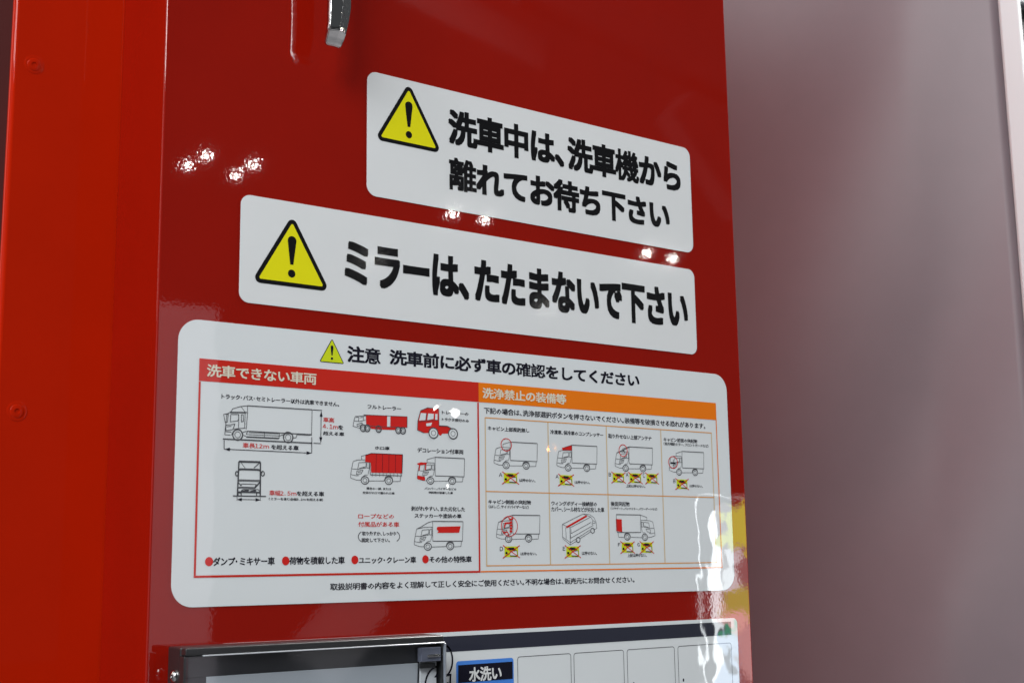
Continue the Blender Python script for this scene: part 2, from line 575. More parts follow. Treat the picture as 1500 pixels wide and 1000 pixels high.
CARGO = [(709.7,110.1), (741.3,110.0), (740.1,93.6), (708.7,93.3)]
CARGO = [n_(p) for p in CARGO]
CARGO[1] = (1.0, CARGO[0][1]); CARGO[2] = (.985, .69); CARGO[3] = (CARGO[0][0], .69)
LOW = [
    [(707.5,93.3), (704.8,93.2), (701.7,90.9), (701.0,88.9), (696.8,89.0), (691.3,90.5), (691.4,93.2), (692.2,97.5), (693.7,103.5)],
    [(691.4,93.2), (696.4,92.4), (699.0,92.6)],
    [(692.2,97.7), (697.6,97.4), (702.7,98.3), (705.9,98.8)],
    [(697.1,96.1), (702.9,96.9), (701.5,94.2), (696.9,93.3), (697.1,96.1)],
    [(697.9,95.0), (701.2,95.6)],
    [(708.9,105.0), (709.0,98.5), (707.7,93.8)],
    [(697.9,97.4), (699.1,102.7), (705.7,103.2), (705.7,99.7), (699.3,98.3)],
    [(706.5,103.2), (708.7,103.3), (708.7,98.7), (706.4,98.9), (706.5,103.2)],
    [(708.4,88.6), (723.1,89.0)],
    [(731.2,88.7), (738.4,89.0), (739.1,93.3)],
    [(723.1,89.2), (724.3,92.2), (727.3,93.1), (730.3,92.4), (731.4,89.8)],
]
LOW = [[n_(p) for p in l] for l in LOW]
ROOF = [[(693.7,103.5), (697.5,104.7), (702.8,105.0), (708.9,105.0)], [(709.7,110.1), (701.4,107.8), (701.4,105.1)]]
ROOF = [[n_(p) for p in l] for l in ROOF]
WH = [n_((704.7,89.0)), n_((727.4,89.3))]


def truck(tl, br, kind='plain', mirror=False, w=.42):
    def M(p):
        u = 1 - p[0] if mirror else p[0]
        return (tl[0] + u * (br[0] - tl[0]), tl[1] - p[1] * (tl[1] - br[1]))
    f = Flat(Y1 + .05)
    for l in LOW:
        if mirror and l is LOW[4]: continue
        f.line([M(p) for p in l], w)
    if kind == 'slope':
        c = CARGO[0]
        f.line([M(p) for p in ((c[0], c[1]), (c[0] - .09, c[1] + .04), (.12, .21), (.045, .27))], w * 1.2)
        f.line([M(p) for p in ((.06, .26), (.2, .21), (c[0] - .01, .2))], w)
    else:
        for l in ROOF: f.line([M(p) for p in l], w)
    f.line([M(CARGO[0]), M(CARGO[1])], w * 1.7)
    f.line([M(CARGO[1]), M(CARGO[2])], w * 1.1)
    f.line([M(CARGO[2]), M(CARGO[3])], w * 1.5)
    f.line([M(CARGO[3]), M(CARGO[0])], w)
    W_, H_ = br[0] - tl[0], tl[1] - br[1]
    for c in WH:
        c = M(c)
        f.ring(c, .073 * W_, .125 * H_, w * 1.8)
        f.ring(c, .038 * W_, .068 * H_, w)
    o = f.build('truck_drawing', F_GREY, s3)
    return o, M


def red_area(parent, polys, lines=(), y=Y1, lw=1.0, name='red_area'):
    f = Flat(y)
    for p in polys: f.poly(p)
    for l in lines: f.line(l, lw)
    return f.build(name, F_BULLET, parent)


def ring_red(parent, c, e, lw=.8):
    f = Flat(Y1 + .1)
    f.ring(((c[0] + e[0]) / 2, (c[1] + e[1]) / 2), abs(e[0] - c[0]) / 2, abs(c[1] - e[1]) / 2, lw, n=28)
    return f.build('red_circle', F_BULLET, parent)


o, M = truck((691.4,110.1), (740.8,86.0))
ring_red(o, (699.3,113.0), (711.1,101.8))
o, M = truck((763.4,110.4), (812.7,86.1))
red_area(o, [[(769.8,107.3), (782.1,110.3), (782.0,105.1), (770.5,104.9)]])
o, M = truck((835.1,111.8), (884.3,88.0))
ring_red(o, (840.4,113.5), (851.0,102.1))
f = Flat(Y1 + .08)
f.line([(838.0,105.4), (854.0,111.6)], .8).line([(846.5,108.6), (846.4,106.3)], 1.2).line([(847.3,107.5), (848.0,105.1)], .6)
f.build('antenna', F_GREY, o)
o, M = truck((906.3,110.2), (954.8,86.3))
ring_red(o, (905.4,104.5), (917.7,92.9))
Flat(Y1 + .12).line([(908.2,98.1), (914.6,98.0)], 1.6).line([(912.0,101.5), (911.4,95.0)], .5).build('guard_bar', F_BLACK, o)
o, M = truck((693.1,44.5), (742.3,20.4), 'slope')
ring_red(o, (698.5,43.5), (716.5,25.8), .7)
f = Flat(Y1 + .14)
f.line([(706.6,42.8), (707.8,40.6), (711.0,41.1), (711.5,42.8)], 1.3).line([(701.7,33.2), (702.9,37.2), (709.0,37.6)], 1.5)
f.line([(710.0,42.1), (708.5,28.2)], .6)
for p in ((709.1,38.0), (709.2,35.4), (709.0,32.8), (708.9,30.2)): f.rect((p[0] - 1.3, p[1] + .9), (p[0] + 1.6, p[1] - .9))
f.line([(699.9,30.1), (701.6,29.0), (705.0,29.6), (706.6,26.7)], .9)
f.build('red_ladder', F_BULLET, o)
o, M = truck((834.6,46.4), (883.9,22.1), mirror=True)
red_area(o, [[(834.1,42.2), (841.6,41.9), (841.7,29.9), (834.3,30.8)]])

# tilted wing-body truck
f = Flat(Y1 + .05)
for l in ([(768.4,36.7), (793.4,46.5), (802.8,43.8)], [(768.4,36.7), (768.4,25.2), (777.5,20.1), (777.3,33.6), (768.4,36.7)],
          [(777.3,33.6), (802.8,43.8), (805.3,40.6), (807.9,39.4)], [(777.5,20.1), (801.3,31.7)], [(778.7,28.4), (803.2,38.9)],
          [(778.7,28.4), (778.4,33.2)], [(777.3,33.6), (777.9,24.1), (805.7,36.1)], [(793.4,46.5), (801.8,46.0), (807.0,43.0), (809.2,39.0), (809.9,33.3), (805.6,31.7)],
          [(805.3,40.6), (804.2,37.2), (809.2,38.8)], [(768.8,23.7), (777.1,18.0), (786.3,22.1)], [(768.4,25.2), (768.8,23.7)],
          [(789.0,23.7), (802.3,30.1)], [(777.1,18.0), (777.5,20.1)], [(772.2,33.9), (772.7,23.3)]):
    f.line(l, .42)
f.ring((786.9,22.5), 2.3, 2.3, .8)
f.ring((804.7,31.1), 2.3, 2.3, .8)
o = f.build('truck_drawing', F_GREY, s3, 'truck seen from above with a red wing seam')
red_area(o, [[(772.4,34.6), (797.0,45.3), (798.8,44.1), (773.7,33.2)]])

# left half: full trailer
f = Flat(Y1 + .06)
for l in ([(559.2,125.5), (548.7,124.4), (547.4,121.1), (546.6,116.1), (553.2,114.7), (554.5,116.5)], [(553.5,124.7), (559.1,125.9)], [(547.4,120.5), (552.2,120.3), (558.4,121.9)],
          [(549.2,124.0), (552.2,123.8), (551.5,120.4)], [(553.5,123.7), (556.6,124.1), (556.4,121.6)], [(550.1,117.8), (555.3,119.4), (555.1,117.6), (550.7,116.3), (550.1,117.8)],
          [(556.6,126.2), (599.8,127.0)], [(599.8,127.0), (599.6,117.6)], [(560.2,116.8), (599.6,117.6)]):
    f.line(l, .45)
for c_, r_ in (((556.2,115.0), 2.8), ((560.2,115.1), 2.8), ((571.3,114.9), 2.7), ((590.8,114.8), 2.7), ((595.4,114.7), 2.7)):
    f.ring(c_, r_ * .95, r_ * 1.02, 1.0)
    f.ring(c_, r_ * .5, r_ * .5, .4)
o = f.build('truck_drawing', F_GREY, s3, 'truck and full trailer filled in red')
red_area(o, [[(556.2,126.1), (579.7,126.5), (579.6,117.4), (559.3,117.3), (558.8,125.5)], [(583.0,126.6), (599.6,126.8), (599.4,117.5), (582.8,117.4)],
             [(561.0,117.2), (589.3,117.5), (587.9,114.9), (574.4,114.6), (564.6,114.7)]])

# tractor unit
o = Flat(Y1).poly([(613.3,132.9), (620.3,135.9), (632.2,135.6), (632.4,120.9), (641.2,120.9), (646.4,118.8), (643.0,114.6), (635.8,114.1), (634.4,112.2), (632.3,112.9), (631.6,114.9), (622.1,114.0), (616.9,113.8), (610.0,116.0), (610.4,123.3)]).build('truck_drawing', F_BULLET, s3, 'red tractor unit without trailer')
f = Flat(Y1 + .06)
f.poly([(613.7,131.0), (619.5,130.9), (618.6,125.1), (611.8,124.3)]).poly([(621.2,131.0), (627.1,130.9), (626.7,126.5), (620.3,125.2)]).poly([(628.6,131.0), (630.9,131.0), (630.9,125.8), (628.4,126.0)]).poly([(618.8,122.1), (625.4,123.3), (624.0,120.4), (619.5,119.8)])
f.build('window_area', F_WHITE, o)
f = Flat(Y1 + .1)
for c_ in ((626.6,114.2), (647.1,114.6)):
    f.disc(c_, 5.0, 4.8, 24)
f.build('wheel_disc', F_WHITE, o)
f = Flat(Y1 + .14)
for c_ in ((626.6,114.2), (647.1,114.6)):
    f.ring(c_, 4.7, 4.5, 1.0)
    f.ring(c_, 2.3, 2.2, .45)
f.line([(613.3,132.9), (620.3,135.9), (632.2,135.6), (632.4,120.9)], .5).line([(613.3,132.9), (610.4,123.7), (610.0,116.0), (616.9,113.8)], .5).line([(619.5,130.9), (618.6,125.1)], .6)
f.line([(610.4,123.3), (631.6,125.9)], .4).line([(632.4,120.9), (641.2,120.9), (646.9,118.6)], .8)
f.build('outline', F_GREY, o)

# canvas-covered truck
o, M = truck((544.6,93.9), (595.0,68.4))
red_area(o, [[(558.4,92.2), (564.2,94.2), (595.0,94.2), (594.5,78.4), (564.1,78.1), (563.8,86.4), (558.4,86.9)]], y=Y1 + .09)
f = Flat(Y1 + .12)
for a_, b_ in (((569.1,93.8), (568.8,78.4)), ((575.3,93.8), (575.0,78.4)), ((581.6,93.8), (581.3,78.4)), ((588.1,93.9), (587.8,78.5))):
    f.line([a_, b_], .35)
f.line([(558.4,92.2), (564.2,94.2), (595.0,94.2), (594.5,78.4)], .6)
f.build('canvas_fold', F_BLACK, o)
f = Flat(Y1 + .1)
for k in range(9):
    a_, b_ = (565.2,77.8), (593.4,78.2)
    x_ = a_[0] + (b_[0] - a_[0]) * k / 8
    z_ = a_[1] + (b_[1] - a_[1]) * k / 8
    f.line([(x_, z_), (x_, z_ - 3.0)], .35)
f.build('cargo_rail', F_GREY, o)

o, M = truck((609.9,93.3), (659.3,70.1))
red_area(o, [[(609.1,87.1), (613.6,88.5), (619.7,88.2), (619.0,86.7), (611.7,85.7)], [(610.0,77.1), (617.7,75.9), (617.7,72.8), (610.0,73.9)]], [[(612.2,85.9), (611.7,81.4)], [(618.7,86.7), (618.0,82.0)]], y=Y1 + .1)
o, M = truck((606.8,38.3), (657.1,13.9), 'slope')
red_area(o, [[(630.6,33.7), (654.5,34.3), (652.9,28.6), (630.0,28.5), (631.5,29.8), (629.8,31.2), (629.6,32.6)]], y=Y1 + .03)

# big truck with dimension lines
f = Flat(Y1 + .05)
for l in ([(450.9,127.4), (508.1,127.6)], [(508.1,127.6), (507.9,106.3)], [(451.1,107.3), (507.7,107.4)], [(450.9,127.4), (450.8,122.0)],
          [(436.4,121.2), (438.4,124.3), (444.7,126.4), (450.9,127.4)], [(435.9,121.3), (442.3,121.3), (451.0,122.2)],
          [(445.6,126.1), (449.1,121.9)], [(435.9,121.3), (433.4,119.4), (432.3,107.6), (432.1,103.6), (436.8,103.5)],
          [(430.7,119.4), (434.7,120.4), (434.0,113.5), (432.2,113.2), (430.7,119.4)],
          [(436.8,119.8), (443.2,120.1), (443.4,116.0), (442.6,114.9), (436.4,113.9), (436.8,119.8)],
          [(445.7,120.0), (447.3,120.0), (447.6,114.8), (445.9,114.4), (445.7,120.0)],
          [(443.5,120.1), (443.6,109.3)], [(451.0,122.2), (450.1,108.6)], [(448.9,121.9), (448.7,110.0)],
          [(432.8,111.1), (440.4,112.3), (438.8,108.0), (432.9,106.8), (432.8,111.1)], [(433.7,110.0), (437.4,110.5)], [(432.3,106.0), (437.6,105.9)], [(439.2,108.5), (449.4,109.6)],
          [(437.6,103.6), (439.6,107.1), (442.8,108.1), (445.6,107.3), (446.9,104.3), (450.4,102.9)],
          [(446.9,105.9), (449.4,107.0), (451.2,107.1), (450.3,104.9), (451.6,104.6)],
          [(450.4,102.7), (478.7,102.8)], [(452.1,104.6), (480.0,104.9)], [(452.5,106.3), (478.2,106.6)], [(465.9,107.6), (465.8,102.7)], [(478.9,107.6), (478.8,102.8)],
          [(480.0,105.1), (483.7,106.5), (487.1,107.5), (490.7,106.3), (491.1,104.2)], [(491.1,103.8), (493.8,104.0), (494.7,106.6), (506.5,106.7), (507.9,107.4)]):
    f.line(l, .5)
f.line([(450.9,127.4), (508.1,127.6)], .8).line([(450.4,102.7), (478.7,102.8)], 1.1).line([(435.9,121.3), (449.8,121.9)], 1.1).line([(451.1,107.3), (507.7,107.2)], .7)
f.line([(430.5,100.2), (508.7,100.3)], 1.0)
for c_ in ((442.9,104.0), (486.8,104.0)):
    f.ring(c_, 4.2, 4.2, .95)
    f.ring(c_, 2.4, 2.4, .45)
o = f.build('truck_drawing', F_GREY, s3, 'large truck with height and length arrows')
f = Flat(Y1 + .04)
for l in ([(508.5,127.5), (517.3,127.6)], [(516.6,127.0), (516.4,101.1)], [(509.8,100.4), (516.7,100.3)], [(431.6,99.3), (431.8,92.1)], [(508.2,105.2), (508.2,92.2)], [(432.2,92.3), (508.0,92.2)]):
    f.line(l, .6)
def arrow(f, tip, dx, dz, s=2.0):
    f.poly([tip, (tip[0] - dx * s * 2.2 - dz * s * .7, tip[1] - dz * s * 2.2 - dx * s * .7), (tip[0] - dx * s * 2.2 + dz * s * .7, tip[1] - dz * s * 2.2 + dx * s * .7)])
arrow(f, (516.6,126.8), 0, 1); arrow(f, (516.4,101.1), 0, -1); arrow(f, (432.2,92.3), -1, 0); arrow(f, (508.0,92.2), 1, 0)
f.build('dimension_line', F_BLACK, o)

# truck from the front
f = Flat(Y1 + .05)
for l, w_ in (([(444.5,83.1), (462.9,83.3)], 1.6), ([(444.5,83.1), (443.8,56.7)], 1.2), ([(462.9,83.3), (463.2,56.9)], 1.2), ([(444.4,76.7), (446.1,77.2), (461.2,77.2), (462.7,76.7)], 1.5),
              ([(446.3,82.3), (449.9,78.1)], .5), ([(462.3,82.8), (457.3,78.4)], .7), ([(444.3,68.9), (462.6,68.9)], .7), ([(444.3,68.0), (462.6,68.0)], .5),
              ([(446.0,64.2), (447.5,65.8), (459.5,65.7), (458.4,63.4)], .6), ([(462.6,67.4), (458.6,63.0), (447.2,63.0), (444.1,62.7)], 1.2), ([(444.1,66.9), (447.1,64.2)], .8),
              ([(446.8,60.3), (448.7,61.6), (461.2,61.7), (462.8,60.3)], .6), ([(444.2,59.4), (463.0,59.4)], 1.3), ([(446.8,59.6), (453.4,61.1)], 1.6), ([(454.6,59.6), (459.6,61.1)], 1.6),
              ([(444.4,56.6), (444.3,58.8), (446.9,58.7), (446.9,56.6)], .8), ([(460.1,56.9), (460.0,59.0), (462.8,59.1)], .8),
              ([(440.0,56.3), (468.2,56.5)], .9)):
    f.line(l, w_)
f.ring((442.9,73.6), 1.1, 1.7, .9)
f.ring((465.0,74.3), 1.4, 1.8, .9)
f.line([(462.9,75.0), (464.7,75.0)], .8)
o = f.build('truck_drawing', F_GREY, s3, 'truck seen from the front above a width arrow')
f = Flat(Y1 + .05)
f.line([(443.5,53.7), (463.4,53.7)], .5).line([(443.5,56.3), (443.5,52.8)], .3).line([(463.3,56.4), (463.4,52.9)], .3)
arrow(f, (443.4,53.6), -1, 0, 1.9); arrow(f, (463.5,53.7), 1, 0, 1.9)
f.build('dimension_line', F_BLACK, o)

# yellow button symbols struck out in red
def symbol(tl, br, letter, ltl, lbr):
    br = (tl[0] + max(br[0] - tl[0], 12.0), br[1])
    w, h = br[0] - tl[0], tl[1] - br[1]
    o = Flat(Y1).rect(tl, br).build('button_symbol', F_YELLOW, s3)
    def q(u, v): return (tl[0] + u * w, tl[1] - v * h)
    Flat(Y1 + .05).poly([q(.42, .5), q(.9, .42), q(.92, .88), q(.4, .85)]).build('pale_truck', F_LIGHT, o)
    f = Flat(Y1 + .1)
    f.line([q(.40, .88), q(.9, .92)], h * .09).disc(q(.14, .62), w * .09, h * .12, 10).line([q(.42, .46), q(.92, .40)], h * .06).line([q(.92, .4), q(.95, .9)], h * .05)
    f.line([q(.16, .20), q(.84, .24)], h * .10).line([q(.3, .12), q(.7, .14)], h * .06).line([q(.2, .30), q(.8, .33)], h * .07)
    f.build('symbol_print', F_BLACK, o)
    Flat(Y1 + .15).line([q(-.12, -.10), q(1.12, 1.08)], .8).line([q(1.12, -.08), q(-.14, 1.1)], .8).build('red_cross', F_BULLET, o)
    text(letter, ltl, lbr, F_BLACK, s3, Y1, .01, res=2)

symbol((702.0,82.1), (717.1,72.9), 'A', (696.7,81.9), (700.3,78.6))
symbol((766.3,82.1), (781.6,72.7), 'A', (761.7,82.1), (765.0,78.8))
symbol((831.6,86.0), (846.1,77.0), 'B', (826.6,86.1), (829.8,82.5))
symbol((853.1,86.3), (868.1,77.1), 'A', (848.6,86.6), (851.6,83.0))
symbol((875.3,86.5), (889.6,77.2), 'C', (870.5,87.1), (873.2,82.5))
symbol((915.5,82.1), (930.3,72.7), 'B', (911.1,82.2), (914.0,78.4))
symbol((701.7,16.8), (716.8,7.4), 'D', (696.6,16.6), (700.2,12.8))
symbol((772.5,16.6), (787.8,6.8), 'E', (768.4,16.4), (771.3,12.8))
symbol((840.6,20.2), (855.3,10.5), 'F', (835.9,19.7), (839.0,16.4))
symbol((865.3,20.2), (880.1,10.3), 'G', (860.5,19.6), (863.7,16.3))
for a_, b_, s_ in (((719.4,77.4), (737.9,74.4), 'は押せない。'), ((784.3,77.3), (802.9,74.4), 'は押せない。'), ((848.2,75.4), (873.3,72.5), '上記は押せない。'),
                   ((933.4,77.4), (951.6,74.6), 'は押せない。'), ((719.6,11.7), (738.0,8.7), 'は押せない。'), ((791.1,11.9), (809.3,8.5), 'は押せない。'),
                   ((847.7,9.6), (872.2,6.2), '上記は押せない。')):
    t3(s_, a_, b_)

# ------------------------------------------------------------------ control label along the bottom
s4 = thing('control_label', 'white control sheet with dark band and blank key fields, right of the display box', 'control sheet', W(800, -330))
LT, LR = (990.7,-55.9)[1], (993.1,-67.2)[0]
LT = ((650.2,-54.8)[1] + LT) / 2
sheet(s4, 430, LR, -330, LT, 6, .40, F_WHITE)
bt, bb = (650.2,-58.8)[1], (650.1,-71.8)[1]
Flat(Y1).poly([(440, bt), (LR - 9, bt), (LR - 9, bb), (440, bb)]).build('dark_band', F_NAVY, s4)
ft = (742.5,-79.7)[1]
xs = [(714.5,-84.8)[0], (775.2,-83.9)[0], (778.8,-84.1)[0], (839.2,-85.0)[0], (843.6,-85.2)[0], (904.7,-81.6)[0], (909.4,-81.9)[0]]
xs.append(LR - 10)
for k in range(4):
    x0_, x1_ = xs[2 * k], xs[2 * k + 1]
    r = rrect(x0_, x1_, ft - 46, ft, 2.5, 4)
    f = Flat(Y1)
    f.line(r, .55, closed=True)
    f.build('key_field', F_GREY, s4)
    f = Flat(Y1)
    x_ = (x0_ + x1_) / 2 + 12
for p in ((850.9,-110.8), (915.5,-111.3)):
    Flat(Y1).disc((p[0], p[1] - .5), 1.0, 1.6, 12).build('printed_dot', F_BLACK, s4)
kx0, kx1, kt = (648.8,-85.2)[0], (710.0,-88.6)[0], (674.8,-80.0)[1]
kb = (651.2,-83.3)[1]
kbb = (674.6,-98.0)[1]
key = Flat(Y1).poly(rrect(kx0, kx1, kt - 52, kt, 2.6, 5)).build('wash_key', F_BLUE, s4, 'blue and black key field')
Flat(Y2).rect((kx0 + 2.0, kb), (kx1 - 1.2, kbb)).build('key_title', F_BLACK, key)
Flat(Y2).rect((kx0 + 2.0, kbb - 6), (kx1 - 1.2, kt - 50)).build('key_face', F_LIGHT, key)
text('水洗い', (661.9,-85.8), (696.7,-98.0), F_LIGHT, key, Y3, .03, res=3)
f = Flat(Y1)
c_ = (635.1,-78.8)
f.ring((c_[0], c_[1]), 10.0, 13.5, 1.7, -75, 70, 16)
c_ = (629.2,-94.0)
f.ring((c_[0] + 3, c_[1] - 3), 15, 15, 1.7, 100, 200, 16)
f.line([(635.4,-90.7), (643.1,-90.7), (642.5,-97.7), (642.3,-102.3)], 1.7)
f.line([(626.7,-91.9), (630.0,-88.0), (629.6,-92.0)], 1.5)
f.line([(635.4,-97.4), (640.8,-97.6)], 1.5)
f.build('outline_numeral', F_BLACK, s4)

# ------------------------------------------------------------------ black display box
HB = 33.0
d = thing('display_box', 'black plastic display box with clear cover over a grey screen, at the bottom left', 'display', W(490, -330))
fx0, fz1 = (390.8,-55.4)
fx1 = (615.0,-55.9)[0]
fz1 = ((390.8,-55.4)[1] + (612.3,-55.4)[1]) / 2
fz0 = fz1 - 250
# housing as a frame of four walls around a recess
def bx(x0, x1, z0, z1, y0, y1, bev=.8, seg=3):
    return box_bm(x0 / 1000, x1 / 1000, -y1 / 1000, -y0 / 1000, EYE + z0 / 1000, EYE + z1 / 1000, bev / 1000, seg)
cvx0, cvz1 = (390.6,-62.2)
cvx1 = (612.3,-60.5)[0]
cvz1 = ((405.0,-62.5)[1] + (611.8,-60.8)[1]) / 2
bm_obj('housing', bx(fx0, fx1, fz0, fz1, .45, 24, 1.5), BLACKPL, d, smooth=True)
bm_obj('bezel', bx(fx0 + .3, fx1 - .3, cvz1 + .4, fz1 - .3, 24.02, HB, 1.2), BLACKPL, d, smooth=True)
bm_obj('bezel', bx(fx0 + .3, (389.9,-67.2)[0], fz0 + .4, cvz1 + .38, 24.02, HB, 1.0), BLACKPL, d, smooth=True)
bm_obj('bezel', bx(cvx1 + .6, fx1 - .3, fz0 + .4, cvz1 + .38, 24.02, HB, 1.0), BLACKPL, d, smooth=True)
sx0, sz1 = (410.6,-76.8)
sx1, sz2 = (593.9,-77.3)
sz1 = (sz1 + sz2) / 2
SCREEN = coated('grey_screen', (.40, .43, .46), .35, 1, .05, ((12, 3e-5, 0),))
bm_obj('screen', bx(sx0, sx1, fz0 + 20, sz1, 24.02, 26, .3, 1), SCREEN, d)
SMOKE = coated('dark_screen_border', (.024, .025, .028), .3, 1, .08, ((12, 3e-5, 0),))
bx0 = (390.1,-67.2)[0]
bm_obj('screen_border', bx(bx0 + .3, cvx1 + .2 - 9, sz1 + .1, cvz1 - .2, 24.02, 25.6, .2, 1), SMOKE, d)
bm_obj('screen_border', bx(bx0 + .3, sx0 - .1, fz0 + 1, sz1, 24.02, 25.6, .2, 1), SMOKE, d)
PALE = coated('clear_plastic_milky', (.30, .33, .36), .3, 1, .05)
hs = bm_obj('label_window', bx(sx1 + 1.2, cvx1 - 1.0, fz0 + 1, (601.1,-76.5)[1], 24.02, 27, .5, 2), V_WHITE, d)
f = Flat(27.1)
c_ = (612.5,-95.3)
f.ring((c_[0], c_[1] - 1), 12.5, 15.5, 1.7, 95, 200, 16)
f.poly([(608.6,-89.4), (612.3,-85.5), (612.1,-89.6)]).line([(593.7,-76.3), (593.0,-97.3)], 1.4)
f.build('window_print', F_BLACK, hs)
bm_obj('hinge_block', bx((592.4,-64.7)[0], (611.5,-65.6)[0], (601.1,-76.1)[1], (601.1,-64.7)[1], 27.1, 33.5, .8, 2), coated('smoky_plastic', (.12, .13, .17), .2, 1, .05), d, smooth=True)
bm_obj('hinge_pin', bx((597.5,-70.1)[0], (610.3,-70.7)[0], (601.1,-72.6)[1], (601.1,-70.1)[1], 33.6, 35.0, .6, 2), CHROME, d, smooth=True)
bm_obj('hinge_clip', bx((593.1,-77.6)[0], (607.8,-78.4)[0], (601.0,-81.3)[1], (601.1,-77.4)[1], 27.1, 31, .5, 2), BLACKPL, d, smooth=True)
# clear cover
gm = bpy.data.materials.new('clear_acrylic')
gm.use_nodes = True
nt = gm.node_tree
nt.nodes.remove(nt.nodes['Principled BSDF'])
tr = nt.nodes.new('ShaderNodeBsdfTransparent'); tr.inputs['Color'].default_value = (.96, .97, .98, 1)
gs = nt.nodes.new('ShaderNodeBsdfGlossy'); gs.inputs['Roughness'].default_value = .03
fr = nt.nodes.new('ShaderNodeFresnel'); fr.inputs['IOR'].default_value = 1.45
mx = nt.nodes.new('ShaderNodeMixShader')
ge = nt.nodes.new('ShaderNodeNewGeometry')
inv = nt.nodes.new('ShaderNodeMath'); inv.operation = 'SUBTRACT'; inv.inputs[0].default_value = 1
mul = nt.nodes.new('ShaderNodeMath'); mul.operation = 'MULTIPLY'
nt.links.new(ge.outputs['Backfacing'], inv.inputs[1]); nt.links.new(inv.outputs[0], mul.inputs[0]); nt.links.new(fr.outputs[0], mul.inputs[1])
nt.links.new(mul.outputs[0], mx.inputs[0]); nt.links.new(tr.outputs[0], mx.inputs[1]); nt.links.new(gs.outputs[0], mx.inputs[2])
nt.links.new(mx.outputs[0], nt.nodes['Material Output'].inputs['Surface'])
bm_obj('clear_cover', bx(bx0 + .6, cvx1, fz0 + 3, cvz1, 35.2, 38.0, .5, 2), gm, d)
bm_obj('cover_edge', bx((402.8,-62.2)[0], cvx1, cvz1 + .05, cvz1 + .9, 35.3, 37.9, .15, 1), coated('frosted_cover_edge', (.40, .43, .46), .35, 1, .1), d)
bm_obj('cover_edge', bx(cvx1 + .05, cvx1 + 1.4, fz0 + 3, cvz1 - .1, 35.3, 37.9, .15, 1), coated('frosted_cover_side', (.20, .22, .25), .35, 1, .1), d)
# screw in the left side of the housing
b = bmesh.new()
cy, cz = -.0140, EYE + (392.6,-76.2)[1] / 1000
pr = None
for rr, hh in ((4.6, 0), (4.6, .8), (4.0, 1.8), (2.6, 2.6), (1.8, 2.7), (1.6, 1.4)):
    ring = [b.verts.new((fx0 / 1000 - hh / 1000, cy + rr / 1000 * math.cos(6.28318 * k / 20), cz + rr / 1000 * math.sin(6.28318 * k / 20))) for k in range(20)]
    if pr:
        for k in range(20): b.faces.new((pr[k], pr[(k + 1) % 20], ring[(k + 1) % 20], ring[k]))
    pr = ring
b.faces.new(pr)
bm_obj('screw', b, CHROME, d, smooth=True)

# ------------------------------------------------------------------ chrome handle at the top
hnd = thing('chrome_handle', 'polished chrome handle hanging in front of the red panel at the top', 'handle', W(600, 520, 20))
b = bmesh.new()
ha, hb_ = (501.2,468.7), (523.5,474.4)
cx = (ha[0] + hb_[0]) / 2
hw = (hb_[0] - ha[0]) / 2
zt, zmid, zk, zbot = (512.5,471.6)[1] + 95, (512.0,464.2)[1], (510.1,443.8)[1], (508.7,432.1)[1]
xk = ((500.9,439.6)[0] + (519.3,444.0)[0]) / 2
wk = ((519.3,444.0)[0] - (500.9,439.6)[0]) / 2
xb = ((502.0,435.7)[0] + (518.4,438.4)[0]) / 2
wb = ((518.4,438.4)[0] - (502.0,435.7)[0]) / 2
secs = [(zt, cx, hw, 12, 34), (zt - 40, cx, hw, 12, 34), (zmid, cx - .3, hw * .98, 11, 34), (zk + 10, (cx + xk) / 2, (hw + wk) / 2, 10, 34), (zk + 2, xk, wk * 1.02, 9.5, 34),
        (zk - 2, xk - .3, wk, 9, 33), (zbot + 6, xb + .4, wb * 1.08, 7.5, 29), (zbot + 1.5, xb, wb, 6, 27), (zbot, xb, wb * .78, 3.5, 26.5)]
pr = None
for z_, c_, w_, dp, yc in secs:
    cs = []
    for u, v in ((-1, -.35), (-.985, .3), (-.95, .60), (-.03, 1.0), (.03, 1.0), (.78, .66), (.9, .35), (1, -.35), (.8, -1), (-.8, -1)):
        cs.append(b.verts.new(W(c_ + u * w_, z_, yc + v * dp / 2)))
    if pr:
        for k in range(10): b.faces.new((pr[k], pr[(k + 1) % 10], cs[(k + 1) % 10], cs[k]))
    else: b.faces.new(cs)
    pr = cs
b.faces.new(pr)
bmesh.ops.recalc_face_normals(b, faces=b.faces)
bmesh.ops.bevel(b, geom=[e for e in b.edges if e.calc_face_angle(0) > .2], offset=.0006, segments=2, affect='EDGES')
bm_obj('grip', b, CHROME, hnd, smooth=True)
bm_obj('mount', box_bm((cx - 14) / 1000, (cx + 14) / 1000, -.0335, -.0003, EYE + (zt - 12) / 1000, EYE + (zt + 30) / 1000, .003, 3), CHROME, hnd, smooth=True)

